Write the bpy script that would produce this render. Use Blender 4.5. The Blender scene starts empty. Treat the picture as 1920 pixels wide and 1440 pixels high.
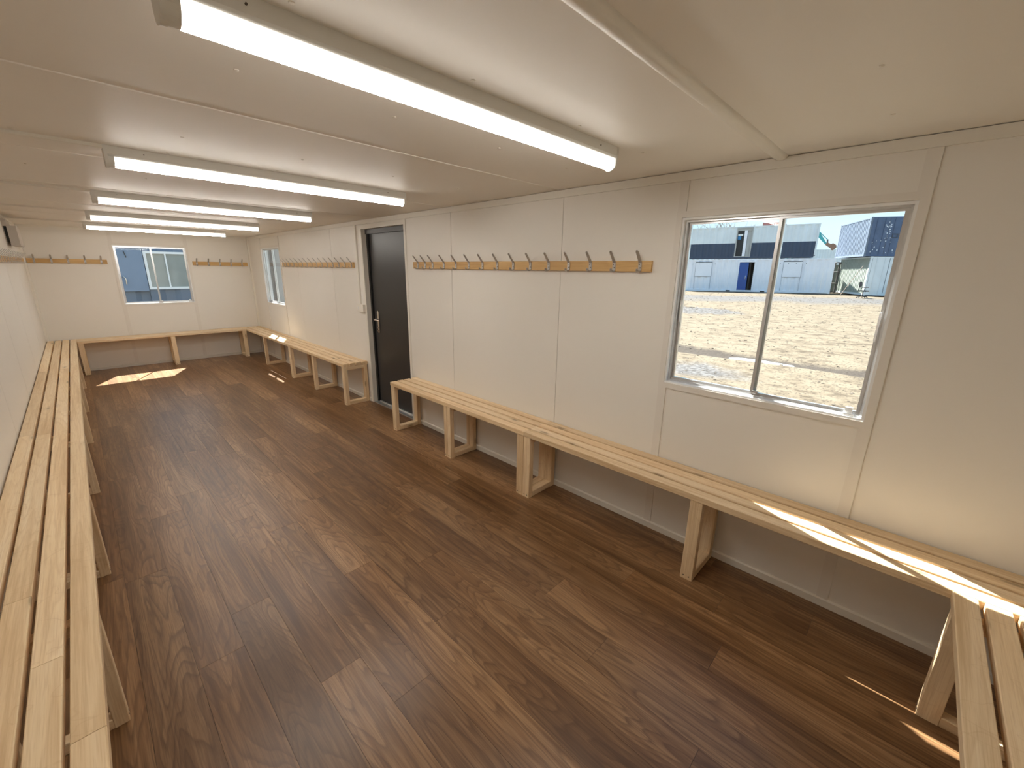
import bpy, bmesh, math, random
from mathutils import Vector, Matrix
random.seed(7)
PI = math.pi
SC = bpy.context.scene
COL = SC.collection

# ---------------------------------------------------------------- camera, sky, sun, exposure
W, L, H = 2.801, 9.456, 2.1265        # room: width, far wall, ceiling height (metres)
YN = -0.245                           # near wall
cam_d = bpy.data.cameras.new('camera')
cam = bpy.data.objects.new('camera', cam_d); COL.objects.link(cam); SC.camera = cam
cam_d.sensor_fit = 'HORIZONTAL'; cam_d.sensor_width = 36.0
cam_d.lens = 778.664 / 1920 * 36.0
cam_d.clip_start = 0.02; cam_d.clip_end = 500
_fw = Vector((0.6920079, 0.67184934, -0.26409)); _r = Vector((0.69937069, -0.71460968, 0.01461624)); _u = Vector((0.17890136, 0.19481136, 0.96438728))
_m = Matrix((_r, _u, -_fw)).transposed().to_4x4(); _m.translation = Vector((0.45047903, 0.35362831, 1.61169987))
cam.matrix_world = _m

world = bpy.data.worlds.new('sky'); SC.world = world; world.use_nodes = True
wn = world.node_tree.nodes; wl = world.node_tree.links; wn.clear()
w_out = wn.new('ShaderNodeOutputWorld'); w_bg = wn.new('ShaderNodeBackground'); w_bg.inputs[1].default_value = 1.0
w_tc = wn.new('ShaderNodeTexCoord'); w_sep = wn.new('ShaderNodeSeparateXYZ'); w_r = wn.new('ShaderNodeValToRGB')
w_no = wn.new('ShaderNodeTexNoise'); w_no.inputs['Scale'].default_value = 2.2; w_no.inputs['Detail'].default_value = 5
w_map = wn.new('ShaderNodeMapping'); w_map.inputs['Scale'].default_value = (1, 1, 4)
w_mr = wn.new('ShaderNodeMapRange'); w_mr.inputs[1].default_value = .48; w_mr.inputs[2].default_value = .75; w_mr.inputs[4].default_value = .45
w_mx = wn.new('ShaderNodeMix'); w_mx.data_type = 'RGBA'; w_mx.inputs[7].default_value = (.92, .97, 1, 1)
wl.new(w_tc.outputs['Generated'], w_sep.inputs[0]); wl.new(w_sep.outputs[2], w_r.inputs[0])
wl.new(w_tc.outputs['Generated'], w_map.inputs[0]); wl.new(w_map.outputs[0], w_no.inputs['Vector']); wl.new(w_no.outputs[0], w_mr.inputs[0])
wl.new(w_mr.outputs[0], w_mx.inputs[0]); wl.new(w_r.outputs[0], w_mx.inputs[6]); wl.new(w_mx.outputs[2], w_bg.inputs[0]); wl.new(w_bg.outputs[0], w_out.inputs[0])
_e = w_r.color_ramp.elements
_e[0].position = 0.0; _e[0].color = (.66, .88, .96, 1); _e[1].position = .8; _e[1].color = (.28, .50, .85, 1)
_x = _e.new(.22); _x.color = (.50, .78, .95, 1)
SKY = 1.35; w_bg.inputs[1].default_value = SKY

sun_d = bpy.data.lights.new('sun', 'SUN'); sun_d.energy = 32.0; sun_d.angle = math.radians(.53); sun_d.color = (1, .96, .90)
sun = bpy.data.objects.new('sun', sun_d); COL.objects.link(sun); sun.location = (10, 20, 30)
sun.rotation_euler = Vector((-.32, -.70, -1)).to_track_quat('-Z', 'Y').to_euler()
LAMP = 61.0                            # strength of the ceiling battens
LAMP_COL = (1, .95, .88)

vs = SC.view_settings
SC.display_settings.display_device = 'sRGB'
vs.view_transform = 'Standard'; vs.look = 'None'; vs.gamma = 1; vs.exposure = 0.0; vs.use_curve_mapping = False
SC.cycles.use_denoising = True
SC.cycles.max_bounces = 10; SC.cycles.diffuse_bounces = 6; SC.cycles.glossy_bounces = 4; SC.cycles.transparent_max_bounces = 12
SC.cycles.sample_clamp_indirect = 6; SC.cycles.caustics_reflective = False; SC.cycles.caustics_refractive = False

# ---------------------------------------------------------------- materials
MATS = {}
def new_mat(name):
    m = bpy.data.materials.new(name); m.use_nodes = True
    nt = m.node_tree; b = nt.nodes['Principled BSDF']; MATS[name] = m
    return m, nt, nt.nodes, nt.links, b
def simple(name, col, rough=.5, metal=0.0, noise=0.0, nscale=8, bump=0.0, spec=.5):
    m, nt, N, K, b = new_mat(name)
    b.inputs['Roughness'].default_value = rough; b.inputs['Metallic'].default_value = metal
    b.inputs['Specular IOR Level'].default_value = spec
    tc = N.new('ShaderNodeTexCoord'); no = N.new('ShaderNodeTexNoise'); no.inputs['Scale'].default_value = nscale; no.inputs['Detail'].default_value = 4
    K.new(tc.outputs['Object'], no.inputs['Vector'])
    r = N.new('ShaderNodeValToRGB'); K.new(no.outputs[0], r.inputs[0])
    lo = [max(0, c * (1 - noise)) for c in col]; hi = [min(1, c * (1 + noise * .6)) for c in col]
    r.color_ramp.elements[0].position = .3; r.color_ramp.elements[1].position = .7
    r.color_ramp.elements[0].color = (*lo, 1); r.color_ramp.elements[1].color = (*hi, 1)
    K.new(r.outputs[0], b.inputs['Base Color'])
    if bump:
        bp = N.new('ShaderNodeBump'); bp.inputs['Strength'].default_value = bump; bp.inputs['Distance'].default_value = .002
        K.new(no.outputs[0], bp.inputs['Height']); K.new(bp.outputs[0], b.inputs['Normal'])
    return m
def math_n(N, K, op, a, b_=None, c=None):
    n = N.new('ShaderNodeMath'); n.operation = op
    for i, v in enumerate((a, b_, c)):
        if v is None: continue
        if isinstance(v, (int, float)): n.inputs[i].default_value = v
        else: K.new(v, n.inputs[i])
    return n.outputs[0]
def ramp(N, K, src, stops):
    r = N.new('ShaderNodeValToRGB'); e = r.color_ramp.elements
    e[0].position, e[0].color = stops[0][0], (*stops[0][1], 1); e[1].position, e[1].color = stops[-1][0], (*stops[-1][1], 1)
    for p, c in stops[1:-1]:
        x = e.new(p); x.color = (*c, 1)
    K.new(src, r.inputs[0]); return r.outputs[0]
def mixc(N, K, f, a, b_, mode='MIX'):
    n = N.new('ShaderNodeMix'); n.data_type = 'RGBA'; n.blend_type = mode
    for i, v in ((0, f), (6, a), (7, b_)):
        if isinstance(v, (int, float)): n.inputs[i].default_value = v
        elif isinstance(v, tuple): n.inputs[i].default_value = (*v, 1)
        else: K.new(v, n.inputs[i])
    return n.outputs[2]
def wood(name, along, dark, mid, light, ring, rings, rough, knots, streak=(70, 3), vary=.18, bump=.15, coord='Object', wide=1.0, long_=1.0, curls=0.0, smix=.5, pstr=.35):
    """grain runs along local axis `along`; every piece gets its own cut through the log"""
    m, nt, N, K, b = new_mat(name)
    tc = N.new('ShaderNodeTexCoord'); oi = N.new('ShaderNodeObjectInfo')
    off = N.new('ShaderNodeVectorMath'); off.operation = 'SCALE'; off.inputs[0].default_value = (37.1, 21.7, 13.3); K.new(oi.outputs['Random'], off.inputs['Scale'])
    add = N.new('ShaderNodeVectorMath'); K.new(tc.outputs[coord], add.inputs[0]); K.new(off.outputs[0], add.inputs[1])
    def mapped(s_across, s_along):
        mp = N.new('ShaderNodeMapping'); s = [s_across] * 3; s[along] = s_along
        mp.inputs['Scale'].default_value = s; K.new(add.outputs[0], mp.inputs[0]); return mp.outputs[0]
    def noise(vec, scale, detail, rough_=.5, dist=0):
        n = N.new('ShaderNodeTexNoise'); n.inputs['Scale'].default_value = scale; n.inputs['Detail'].default_value = detail
        n.inputs['Roughness'].default_value = rough_; n.inputs['Distortion'].default_value = dist
        K.new(vec, n.inputs['Vector']); return n.outputs[0]
    big = noise(mapped(5 * wide, .62 * long_), 1.0, 2, .45, .3)
    fine = noise(mapped(40, 12), 1.0, 2)
    contour = math_n(N, K, 'ADD', big, math_n(N, K, 'MULTIPLY', fine, .012))
    rr = math_n(N, K, 'FRACT', math_n(N, K, 'MULTIPLY', contour, rings))
    line = ramp(N, K, rr, [(0, (0, 0, 0)), (.55, (.25, .25, .25)), (.88, (1, 1, 1)), (1, (0, 0, 0))])
    st = noise(mapped(streak[0], streak[1]), 1.0, 5, .65)
    base = ramp(N, K, math_n(N, K, 'ADD', math_n(N, K, 'MULTIPLY', big, 1 - smix), math_n(N, K, 'MULTIPLY', st, smix)), [(.32, dark), (.5, mid), (.66, light)])
    c = mixc(N, K, math_n(N, K, 'MULTIPLY', line, ring), base, dark)
    pores = noise(mapped(320, 9), 1.0, 2)
    c = mixc(N, K, ramp(N, K, pores, [(.50, (0, 0, 0)), (.68, (pstr, pstr, pstr))]), c, dark)
    if curls:
        cu = noise(mapped(7, 11), 1.0, 2, .4, .6)
        f_ = math_n(N, K, 'ABSOLUTE', math_n(N, K, 'SUBTRACT', cu, .60))
        c = mixc(N, K, math_n(N, K, 'MULTIPLY', ramp(N, K, f_, [(0, (1, 1, 1)), (.012, (0, 0, 0))]), curls), c, dark)
    if knots:
        vo = N.new('ShaderNodeTexVoronoi'); vo.inputs['Scale'].default_value = 1.0; K.new(mapped(9, 2.6), vo.inputs['Vector'])
        k = ramp(N, K, vo.outputs['Distance'], [(.0, (1, 1, 1)), (.07, (.7, .7, .7)), (.12, (.14, .14, .14)), (.26, (0, 0, 0))])
        sel = math_n(N, K, 'GREATER_THAN', N_sep(N, K, vo.outputs['Color']), 1 - knots)
        c = mixc(N, K, math_n(N, K, 'MULTIPLY', k, sel), c, tuple(x * .45 for x in dark))
    hs = N.new('ShaderNodeHueSaturation'); K.new(c, hs.inputs['Color'])
    K.new(math_n(N, K, 'ADD', math_n(N, K, 'MULTIPLY', oi.outputs['Random'], vary), 1 - vary / 2), hs.inputs['Value'])
    K.new(hs.outputs[0], b.inputs['Base Color'])
    b.inputs['Roughness'].default_value = rough
    bp = N.new('ShaderNodeBump'); bp.inputs['Strength'].default_value = bump; bp.inputs['Distance'].default_value = .0008
    K.new(st, bp.inputs['Height']); K.new(bp.outputs[0], b.inputs['Normal'])
    return m
def N_sep(N, K, src):
    s = N.new('ShaderNodeSeparateXYZ'); K.new(src, s.inputs[0]); return s.outputs[0]

M_PINE = wood('pine', 0, (.57, .38, .20), (.79, .61, .385), (.87, .72, .51), .30, 17, .5, .85, streak=(60, 1.6), vary=.16, wide=1.5, long_=.9, curls=.32)
M_RAIL = wood('pine_rail', 0, (.44, .25, .085), (.60, .385, .155), (.68, .46, .21), .35, 10, .5, .3, streak=(60, 2), vary=.1)
M_OAK = wood('walnut_vinyl', 1, (.076, .033, .013), (.205, .106, .045), (.365, .215, .106), .55, 24, .33, 0, streak=(46, 1.5), vary=.34, bump=.25, wide=1.15, long_=1.15, smix=.52, pstr=.4)
M_OAK.node_tree.nodes['Principled BSDF'].inputs['Coat Weight'].default_value = .0; M_OAK.node_tree.nodes['Principled BSDF'].inputs['Coat Roughness'].default_value = .22
M_SUB = simple('floor_joint', (.035, .022, .014), .7)

def wall_mat(name, col, rough, scale=60, bump=.06, mott=.02, streaks=False):
    m, nt, N, K, b = new_mat(name)
    g = N.new('ShaderNodeNewGeometry'); no = N.new('ShaderNodeTexNoise'); no.inputs['Scale'].default_value = scale; no.inputs['Detail'].default_value = 3
    mp = N.new('ShaderNodeMapping'); mp.inputs['Scale'].default_value = (.35, 1.6, 1) if streaks else (1, 1, 1)
    K.new(g.outputs['Position'], mp.inputs[0]); K.new(mp.outputs[0], no.inputs['Vector'])
    n2 = N.new('ShaderNodeTexNoise'); n2.inputs['Scale'].default_value = 1.3; n2.inputs['Detail'].default_value = 3; K.new(g.outputs['Position'], n2.inputs['Vector'])
    c = ramp(N, K, n2.outputs[0], [(.3, tuple(x * (1 - mott) for x in col)), (.7, col)]); K.new(c, b.inputs['Base Color'])
    b.inputs['Roughness'].default_value = rough
    bp = N.new('ShaderNodeBump'); bp.inputs['Strength'].default_value = bump; bp.inputs['Distance'].default_value = .003
    K.new(no.outputs[0], bp.inputs['Height']); K.new(bp.outputs[0], b.inputs['Normal']); return m
M_WALL = wall_mat('cream_panel', (.78, .75, .695), .45, 90, .05)
M_CEIL = wall_mat('ceiling_panel', (.82, .785, .725), .5, 26, .22, .04, True)
M_TRIM = simple('cream_trim', (.76, .73, .66), .38)
M_JOINT = simple('panel_joint', (.46, .43, .38), .7)
M_STRIP = simple('cover_strip', (.735, .70, .645), .45)
M_WHITE = simple('white_plastic', (.80, .80, .78), .35)
M_FRAMEW = simple('white_frame', (.86, .87, .87), .3)
M_ALU = simple('aluminium', (.72, .73, .74), .28, .85, .06, 30)
M_HOOK = simple('hook_aluminium', (.50, .49, .47), .36, .8)
M_CHROME = simple('brushed_steel', (.70, .69, .67), .22, 1)
M_BODY = simple('batten_body', (.70, .69, .65), .4)
M_SCREW = simple('screw', (.12, .09, .07), .5, .4)
M_BOLT = simple('painted_screw', (.74, .70, .62), .3)
M_DOOR = simple('charcoal_door', (.030, .029, .029), .34, 0, .06, 3)
M_BLACK = simple('black_frame', (.010, .010, .010), .4)
M_DBAR = simple('grey_bar', (.05, .05, .052), .4)
M_HEAT = simple('grey_heater', (.52, .48, .43), .45)
m, nt, N, K, b = new_mat('lamp_diffuser'); b.inputs['Base Color'].default_value = (.9, .88, .82, 1)
b.inputs['Emission Color'].default_value = (*LAMP_COL, 1); M_LAMP = m
# LED boards face down: the diffuser is brightest underneath, paler on its flanks
g = N.new('ShaderNodeNewGeometry'); sp = N.new('ShaderNodeSeparateXYZ'); K.new(g.outputs['Normal'], sp.inputs[0])
K.new(math_n(N, K, 'ADD', math_n(N, K, 'MULTIPLY', math_n(N, K, 'POWER', math_n(N, K, 'MAXIMUM', math_n(N, K, 'MULTIPLY', sp.outputs[2], -1.0), 0.0), 2.4), LAMP * 1.12), .95), b.inputs['Emission Strength'])
m, nt, N, K, b = new_mat('window_glass'); N.remove(b); M_GLASS = m
tr = N.new('ShaderNodeBsdfTransparent'); tr.inputs[0].default_value = (.95, .97, .97, 1); gl = N.new('ShaderNodeBsdfGlossy'); gl.inputs['Roughness'].default_value = .02
lw = N.new('ShaderNodeLayerWeight'); lw.inputs['Blend'].default_value = .5; mx = N.new('ShaderNodeMixShader')
K.new(math_n(N, K, 'ADD', math_n(N, K, 'MULTIPLY', math_n(N, K, 'POWER', lw.outputs['Facing'], 5.0), .85), .012), mx.inputs[0]); K.new(tr.outputs[0], mx.inputs[1]); K.new(gl.outputs[0], mx.inputs[2]); K.new(mx.outputs[0], N['Material Output'].inputs[0])

# ---------------------------------------------------------------- helpers
def org(o, local):
    v = Vector((0, 0, 0))
    while o is not None:
        if local and o.parent is None: break
        v += o.location; o = o.parent
    return v
def link(name, verts, faces, m, parent=None, local=False, smooth=False, centre=None):
    vs_ = [Vector(v) for v in verts]
    if centre is None:
        c = Vector([(min(v[i] for v in vs_) + max(v[i] for v in vs_)) / 2 for i in range(3)])
    else: c = Vector(centre)
    me = bpy.data.meshes.new(name); me.from_pydata([tuple(v - c) for v in vs_], [], faces); me.update()
    bm = bmesh.new(); bm.from_mesh(me); bmesh.ops.recalc_face_normals(bm, faces=bm.faces); bm.to_mesh(me); bm.free()
    if smooth:
        for p in me.polygons: p.use_smooth = True
        try: me.set_sharp_from_angle(angle=math.radians(38))
        except Exception: pass
    me.materials.append(m)
    o = bpy.data.objects.new(name, me); COL.objects.link(o); o.parent = parent; o.location = c - org(parent, local)
    return o
def thing(name, label, cat, loc=(0, 0, 0), rot=0, group=None):
    o = bpy.data.objects.new(name, None); COL.objects.link(o); o.location = loc; o.rotation_euler = (0, 0, rot)
    o.empty_display_size = .1; o['label'] = label; o['category'] = cat
    if group: o['group'] = group
    return o
def root(name, loc=(0, 0, 0), rot=0):
    o = bpy.data.objects.new(name, None); COL.objects.link(o); o.location = loc; o.rotation_euler = (0, 0, rot); o['kind'] = 'structure'; return o
BF = [(0, 3, 2, 1), (4, 5, 6, 7), (0, 1, 5, 4), (1, 2, 6, 5), (2, 3, 7, 6), (3, 0, 4, 7)]
def bv(x0, x1, y0, y1, z0, z1):
    return [(x0, y0, z0), (x1, y0, z0), (x1, y1, z0), (x0, y1, z0), (x0, y0, z1), (x1, y0, z1), (x1, y1, z1), (x0, y1, z1)]
def box(name, x0, x1, y0, y1, z0, z1, m, parent=None, local=False):
    return link(name, bv(x0, x1, y0, y1, z0, z1), BF, m, parent, local)
def boxes(name, lst, m, parent=None, local=False):
    V, F = [], []
    for b_ in lst:
        n = len(V); V += bv(*b_); F += [tuple(i + n for i in f) for f in BF]
    return link(name, V, F, m, parent, local)
def ring(name, x0, x1, z0, z1, w, y0, y1, m, parent, local=True, wb=None, wt=None):
    """picture-frame ring lying in the local xz plane"""
    wb = w if wb is None else wb; wt = w if wt is None else wt
    o = [(x0, z0), (x1, z0), (x1, z1), (x0, z1)]; i = [(x0 + w, z0 + wb), (x1 - w, z0 + wb), (x1 - w, z1 - wt), (x0 + w, z1 - wt)]
    V = [(a, y0, c) for a, c in o + i] + [(a, y1, c) for a, c in o + i]; F = []
    for k in range(4):
        n = (k + 1) % 4
        F += [(k, n, 4 + n, 4 + k), (8 + k, 12 + k, 12 + n, 8 + n), (k, 8 + k, 8 + n, n), (4 + k, 4 + n, 12 + n, 12 + k)]
    return link(name, V, F, m, parent, local)
AX = {'x': Matrix.Identity(3), 'y': Matrix(((0, -1, 0), (1, 0, 0), (0, 0, 1))), 'z': Matrix(((0, 0, -1), (0, 1, 0), (1, 0, 0)))}
def timber(name, x0, x1, y0, y1, z0, z1, axis, m, parent, ch=.0025):
    """sawn timber, grain along the object's own x axis, arrises eased"""
    size = {'x': (x1 - x0, y1 - y0, z1 - z0), 'y': (y1 - y0, x1 - x0, z1 - z0), 'z': (z1 - z0, y1 - y0, x1 - x0)}[axis]
    a, h, t = size[0] / 2, size[1] / 2, size[2] / 2
    prof = [(-h + ch, -t), (h - ch, -t), (h, -t + ch), (h, t - ch), (h - ch, t), (-h + ch, t), (-h, t - ch), (-h, -t + ch)]
    V = [(-a, p, q) for p, q in prof] + [(a, p, q) for p, q in prof]
    F = [tuple(range(7, -1, -1)), tuple(range(8, 16))] + [(k, (k + 1) % 8, 8 + (k + 1) % 8, 8 + k) for k in range(8)]
    me = bpy.data.meshes.new(name); me.from_pydata(V, [], F); me.update(); me.materials.append(m)
    bm = bmesh.new(); bm.from_mesh(me); bmesh.ops.recalc_face_normals(bm, faces=bm.faces); bm.to_mesh(me); bm.free()
    o = bpy.data.objects.new(name, me); COL.objects.link(o); o.parent = parent
    o.location = Vector(((x0 + x1) / 2, (y0 + y1) / 2, (z0 + z1) / 2)) - org(parent, False)
    o.rotation_euler = AX[axis].to_euler()
    return o
def tube_geo(pts, r, n=10, cap=True):
    V, F = [], []; P = [Vector(p) for p in pts]
    rs = r if isinstance(r, (list, tuple)) else [r] * len(P)
    up = None
    for i, p in enumerate(P):
        d = (P[min(i + 1, len(P) - 1)] - P[max(i - 1, 0)]).normalized()
        if up is None: up = Vector((0, 0, 1)) if abs(d.z) < .9 else Vector((1, 0, 0))
        s = d.cross(up).normalized(); up = s.cross(d).normalized()
        for k in range(n):
            a = 2 * PI * k / n; V.append(tuple(p + (s * math.cos(a) + up * math.sin(a)) * rs[i]))
        if i:
            for k in range(n):
                F.append(((i - 1) * n + k, (i - 1) * n + (k + 1) % n, i * n + (k + 1) % n, i * n + k))
    if cap:
        F.append(tuple(range(n - 1, -1, -1))); F.append(tuple(range((len(P) - 1) * n, len(P) * n)))
    return V, F
def tube(name, pts, r, m, parent=None, local=False, n=10):
    V, F = tube_geo(pts, r, n); return link(name, V, F, m, parent, local, smooth=True)
def merge(name, geos, m, parent=None, local=False, smooth=False):
    V, F = [], []
    for v, f in geos:
        n = len(V); V += list(v); F += [tuple(i + n for i in q) for q in f]
    return link(name, V, F, m, parent, local, smooth)
def copy_part(o, parent, loc):
    c = o.copy(); COL.objects.link(c); c.parent = parent; c.location = loc; return c
def prism(name, prof, x0, x1, m, parent=None, local=False, axis='x', smooth=False):
    """extrude a closed 2-D profile along an axis; profile is (y,z) for x, (x,z) for y, (x,y) for z"""
    put = {'x': lambda a, p: (a, p[0], p[1]), 'y': lambda a, p: (p[0], a, p[1]), 'z': lambda a, p: (p[0], p[1], a)}[axis]
    n = len(prof); V = [put(x0, p) for p in prof] + [put(x1, p) for p in prof]
    F = [tuple(range(n - 1, -1, -1)), tuple(range(n, 2 * n))] + [(k, (k + 1) % n, n + (k + 1) % n, n + k) for k in range(n)]
    return link(name, V, F, m, parent, local, smooth)

# ---------------------------------------------------------------- floor
floor = box('floor', -.1, W + .1, YN - .1, L + .1, -.15, -.0035, M_SUB); floor['kind'] = 'structure'
PW, PL, X0 = .1672, 1.505, .018
offs = {0: 1.02, 1: 1.62, 2: 3.057, 3: 2.20, 4: .93, 5: 1.79, 6: 3.018, 7: 2.32, 8: 1.715, 9: 2.12, 10: 1.09, 11: 1.46, 12: .706, 13: 1.222, 14: .80, 15: 1.95, 16: 2.44, -1: .4}
for k in range(-1, 17):
    xa = max(X0 + PW * k, 0); xb = min(X0 + PW * (k + 1), W)
    if xb - xa < .012: continue
    y = offs[k] % PL - PL
    while y < L:
        ya, yb = max(y, YN), min(y + PL, L)
        if yb - ya > .01:
            g = .0005
            box('plank', xa + g, xb - g, ya + g, yb - g, -.004, 0, M_OAK, floor)
        y += PL

# ---------------------------------------------------------------- walls
def wall(name, axis, holes, joints, s0, s1, plane, out, mat=M_WALL, skin=.004, thick=.1):
    """axis 'y': wall runs along y at x=plane; 'x': runs along x at y=plane. out=+1 when outside is the positive side.
    a backing with thin panels in front; joints stay open as fine dark lines"""
    def put(name_, rects, d0, d1, m_, parent):
        a, b_ = sorted((plane + out * d0, plane + out * d1)); lst = []
        for (sa, sb, za, zb) in rects:
            lst.append((a, b_, sa, sb, za, zb) if axis == 'y' else (sa, sb, a, b_, za, zb))
        return boxes(name_, lst, m_, parent)
    def cut(sa, sb):
        cols = sorted({sa, sb, *[min(max(h[i], sa), sb) for h in holes for i in (0, 1)]}); res = []
        for a, b_ in zip(cols, cols[1:]):
            if b_ - a < 1e-4: continue
            hs = sorted([h for h in holes if h[0] < (a + b_) / 2 < h[1]], key=lambda h: h[2]); z = 0.0
            for h in hs:
                if h[2] > z + 1e-4: res.append((a, b_, z, h[2]))
                z = h[3]
            if z < H: res.append((a, b_, z, H))
        return res
    w = put(name, cut(s0 - .1, s1 + .1), skin, thick, M_JOINT, None); w['kind'] = 'structure'
    js = [s0] + sorted(joints) + [s1]; g = .0021
    for a, b_ in zip(js, js[1:]):
        put('wall_panel', [(p + (g if abs(p - a) < 1e-6 and a != s0 else 0), q - (g if abs(q - b_) < 1e-6 and b_ != s1 else 0), za, zb) for p, q, za, zb in cut(a, b_)], 0, skin, mat, w)
    return w
WR1 = (.4445, 1.3716, .982, 1.896); WR2 = (7.829, 8.748, .995, 1.9128); WF = (.942, 1.855, .993, 1.901); DR = (4.1465, 5.042, 0, 2.039)
wall_r = wall('wall_right', 'y', [WR1, WR2, DR], [1.36, 2.185, 3.40, 5.88, 7.105], YN, L, W, 1)
wall_l = wall('wall_left', 'y', [], [.82, 2.04, 3.26, 4.49, 5.68, 6.95, 8.17], YN, L, 0, -1)
wall_f = wall('wall_far', 'x', [WF], [.932, 1.868], 0, W, L, 1)
wall_n = wall('wall_near', 'x', [], [1.22], 0, W, YN, -1)
# joints hidden behind cover strips on the far wall are left as fine lines too

# ceiling
ceil = box('ceiling', -.1, W + .1, YN - .1, L + .1, H + .004, H + .1, M_JOINT); ceil['kind'] = 'structure'
cj = [YN, .95, 2.222, 3.445, 4.66, 5.93, 7.15, 8.37, L]
for a, b_ in zip(cj, cj[1:]):
    box('ceiling_panel', 0, W, a + (.0012 if a > YN else 0), b_ - (.0012 if b_ < L else 0), H, H + .004, M_CEIL, ceil)
for y in cj[2:-1]:
    prism('joint_strip', [(y - .015, H), (y - .013, H - .003), (y + .013, H - .003), (y + .015, H)], 0, W, M_CEIL, ceil)
# rounded cover moulding across the ceiling
pf = [(.947 + .028 * math.cos(a), H - .017 * math.sin(a)) for a in [PI * i / 10 for i in range(11)]]
prism('cover_moulding', pf, 0, W - .004, M_TRIM, ceil, smooth=True)
scr = None
for y, xs in ((.549, (.55, 1.02, 1.50, 1.981, 2.436)), (1.385, (.37, .857, 1.336, 1.848, 2.329)), (1.815, (.37, .86, 1.341, 1.851, 2.336)), (2.70, (.38, .871, 1.35, 1.85, 2.33)), (3.07, (.38, .87, 1.35, 1.85, 2.33)), (3.95, (.38, .87, 1.35, 1.85, 2.33)), (4.75, (.87, 1.35, 1.85, 2.33)), (5.5, (.87, 1.85))):
    for x in xs:
        if scr is None:
            V = []; F = []
            for j, (rr_, zz) in enumerate(((.007, 0), (.0065, -.002), (.003, -.0035))):
                V += [(x + rr_ * math.cos(2 * PI * q / 8), y + rr_ * math.sin(2 * PI * q / 8), H + zz) for q in range(8)]
                if j: F += [((j - 1) * 8 + q, (j - 1) * 8 + (q + 1) % 8, j * 8 + (q + 1) % 8, j * 8 + q) for q in range(8)]
            F += [tuple(range(16, 24)), tuple(range(7, -1, -1))]
            scr = link('screw', V, F, M_BOLT, ceil, smooth=True); zloc = scr.location.z
        else:
            copy_part(scr, ceil, Vector((x, y, 0)) - Vector((ceil.location.x, ceil.location.y, -zloc)))

# trims
def trim(name, *a, m=M_TRIM):
    o = box(name, *a, m); o['kind'] = 'structure'; return o
def board(name, prof, a0, a1, axis):
    o = prism(name, prof, a0, a1, M_TRIM, axis=axis); o['kind'] = 'structure'; return o
trim('trim_1', W - .012, W, YN, L, 2.079, H - .0035)                       # cornice on the right wall
trim('trim_2', 0, W - .009, L - .007, L, 2.098, H)
trim('trim_3', 0, .007, YN, L - .007, 2.098, H)
prism_c = [(W, L - .028), (W, L), (W - .028, L), (W - .024, L - .024)]
o = prism('trim_4', prism_c, .044, 2.079, M_TRIM, axis='z'); o['kind'] = 'structure'
o = prism('trim_5', [(0, L - .028), (0, L), (.028, L), (.024, L - .024)], .044, 2.098, M_TRIM, axis='z'); o['kind'] = 'structure'
hb_ = .044
pr = lambda s: [(W, 0), (W - .012, 0), (W - .012, hb_ - .006), (W - .006, hb_), (W, hb_)]
board('baseboard_right', pr(0), YN, DR[0] - .032, 'y'); board('baseboard_right.001', pr(0), DR[1] + .032, L, 'y')
board('baseboard_left', [(0, 0), (.012, 0), (.012, hb_ - .006), (.006, hb_), (0, hb_)], YN, L, 'y')
board('baseboard_far', [(L, 0), (L - .012, 0), (L - .012, hb_ - .006), (L - .006, hb_), (L, hb_)], .012, W - .012, 'x')
board('baseboard_near', [(YN, 0), (YN + .012, 0), (YN + .012, hb_ - .006), (YN + .006, hb_), (YN, hb_)], .012, W - .012, 'x')

# ---------------------------------------------------------------- windows
def window(name, cx, cy, rot, half, z0, z1, depth_sign=1, strips=True, top=2.079):
    r = root(name, (cx, cy, 0), rot)
    if rot: org_loc = None
    a, b_ = -half, half
    ring('casing', a - .032, b_ + .032, z0 - .031, z1 + .033, .032, -.008, -.0002, M_STRIP, r)
    if strips:
        for s in (a - .030, b_ - .014):
            box('cover_strip', s, s + .046, -.006, -.0002, z1 + .033, top, M_STRIP, r, True)
            box('cover_strip', s, s + .046, -.006, -.0002, hb_, z0 - .031, M_STRIP, r, True)
    ring('window_frame', a, b_, z0, z1, .011, -.003, .1, M_FRAMEW, r)
    ring('track_frame', a + .011, b_ - .011, z0 + .011, z1 - .011, .010, .022, .075, M_ALU, r)
    box('track_lip', a + .021, b_ - .021, .040, .044, z0 + .021, z0 + .031, M_ALU, r, True)
    s1 = ring('sash', a + .0215, .012, z0 + .0215, z1 - .0215, .014, .044, .060, M_ALU, r, wb=.012, wt=.010)
    s2 = ring('sash', -.012, b_ - .0215, z0 + .0215, z1 - .0215, .014, .028, .043, M_ALU, r, wb=.012, wt=.010)
    box('glass', a + .0355, -.002, .051, .053, z0 + .0335, z1 - .0315, M_GLASS, s1, True)
    box('glass', .002, b_ - .0355, .033, .035, z0 + .0335, z1 - .0315, M_GLASS, s2, True)
    # finger pulls and catches
    zc = (z0 + z1) / 2
    box('finger_pull', b_ - .037, b_ - .029, .014, .0255, zc - .10, zc + .02, M_FRAMEW, s2, True)
    box('finger_pull', a + .027, a + .034, .034, .0435, zc - .10, zc + .02, M_FRAMEW, s1, True)
    boxes('catch', [(.000, .028, .012, .0255, z0 + .022, z0 + .045), (.006, .022, .004, .014, z0 + .022, z0 + .032)], M_ALU, s2, True)
    boxes('corner_clip', [(b_ - .075, b_ - .048, .012, .0255, z0 + .024, z0 + .050), (b_ - .080, b_ - .040, .004, .024, z0 + .0115, z0 + .024)], M_FRAMEW, r, True)
    return r
window('window_1', W, (WR1[0] + WR1[1]) / 2, -PI / 2, (WR1[1] - WR1[0]) / 2, WR1[2], WR1[3])
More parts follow.
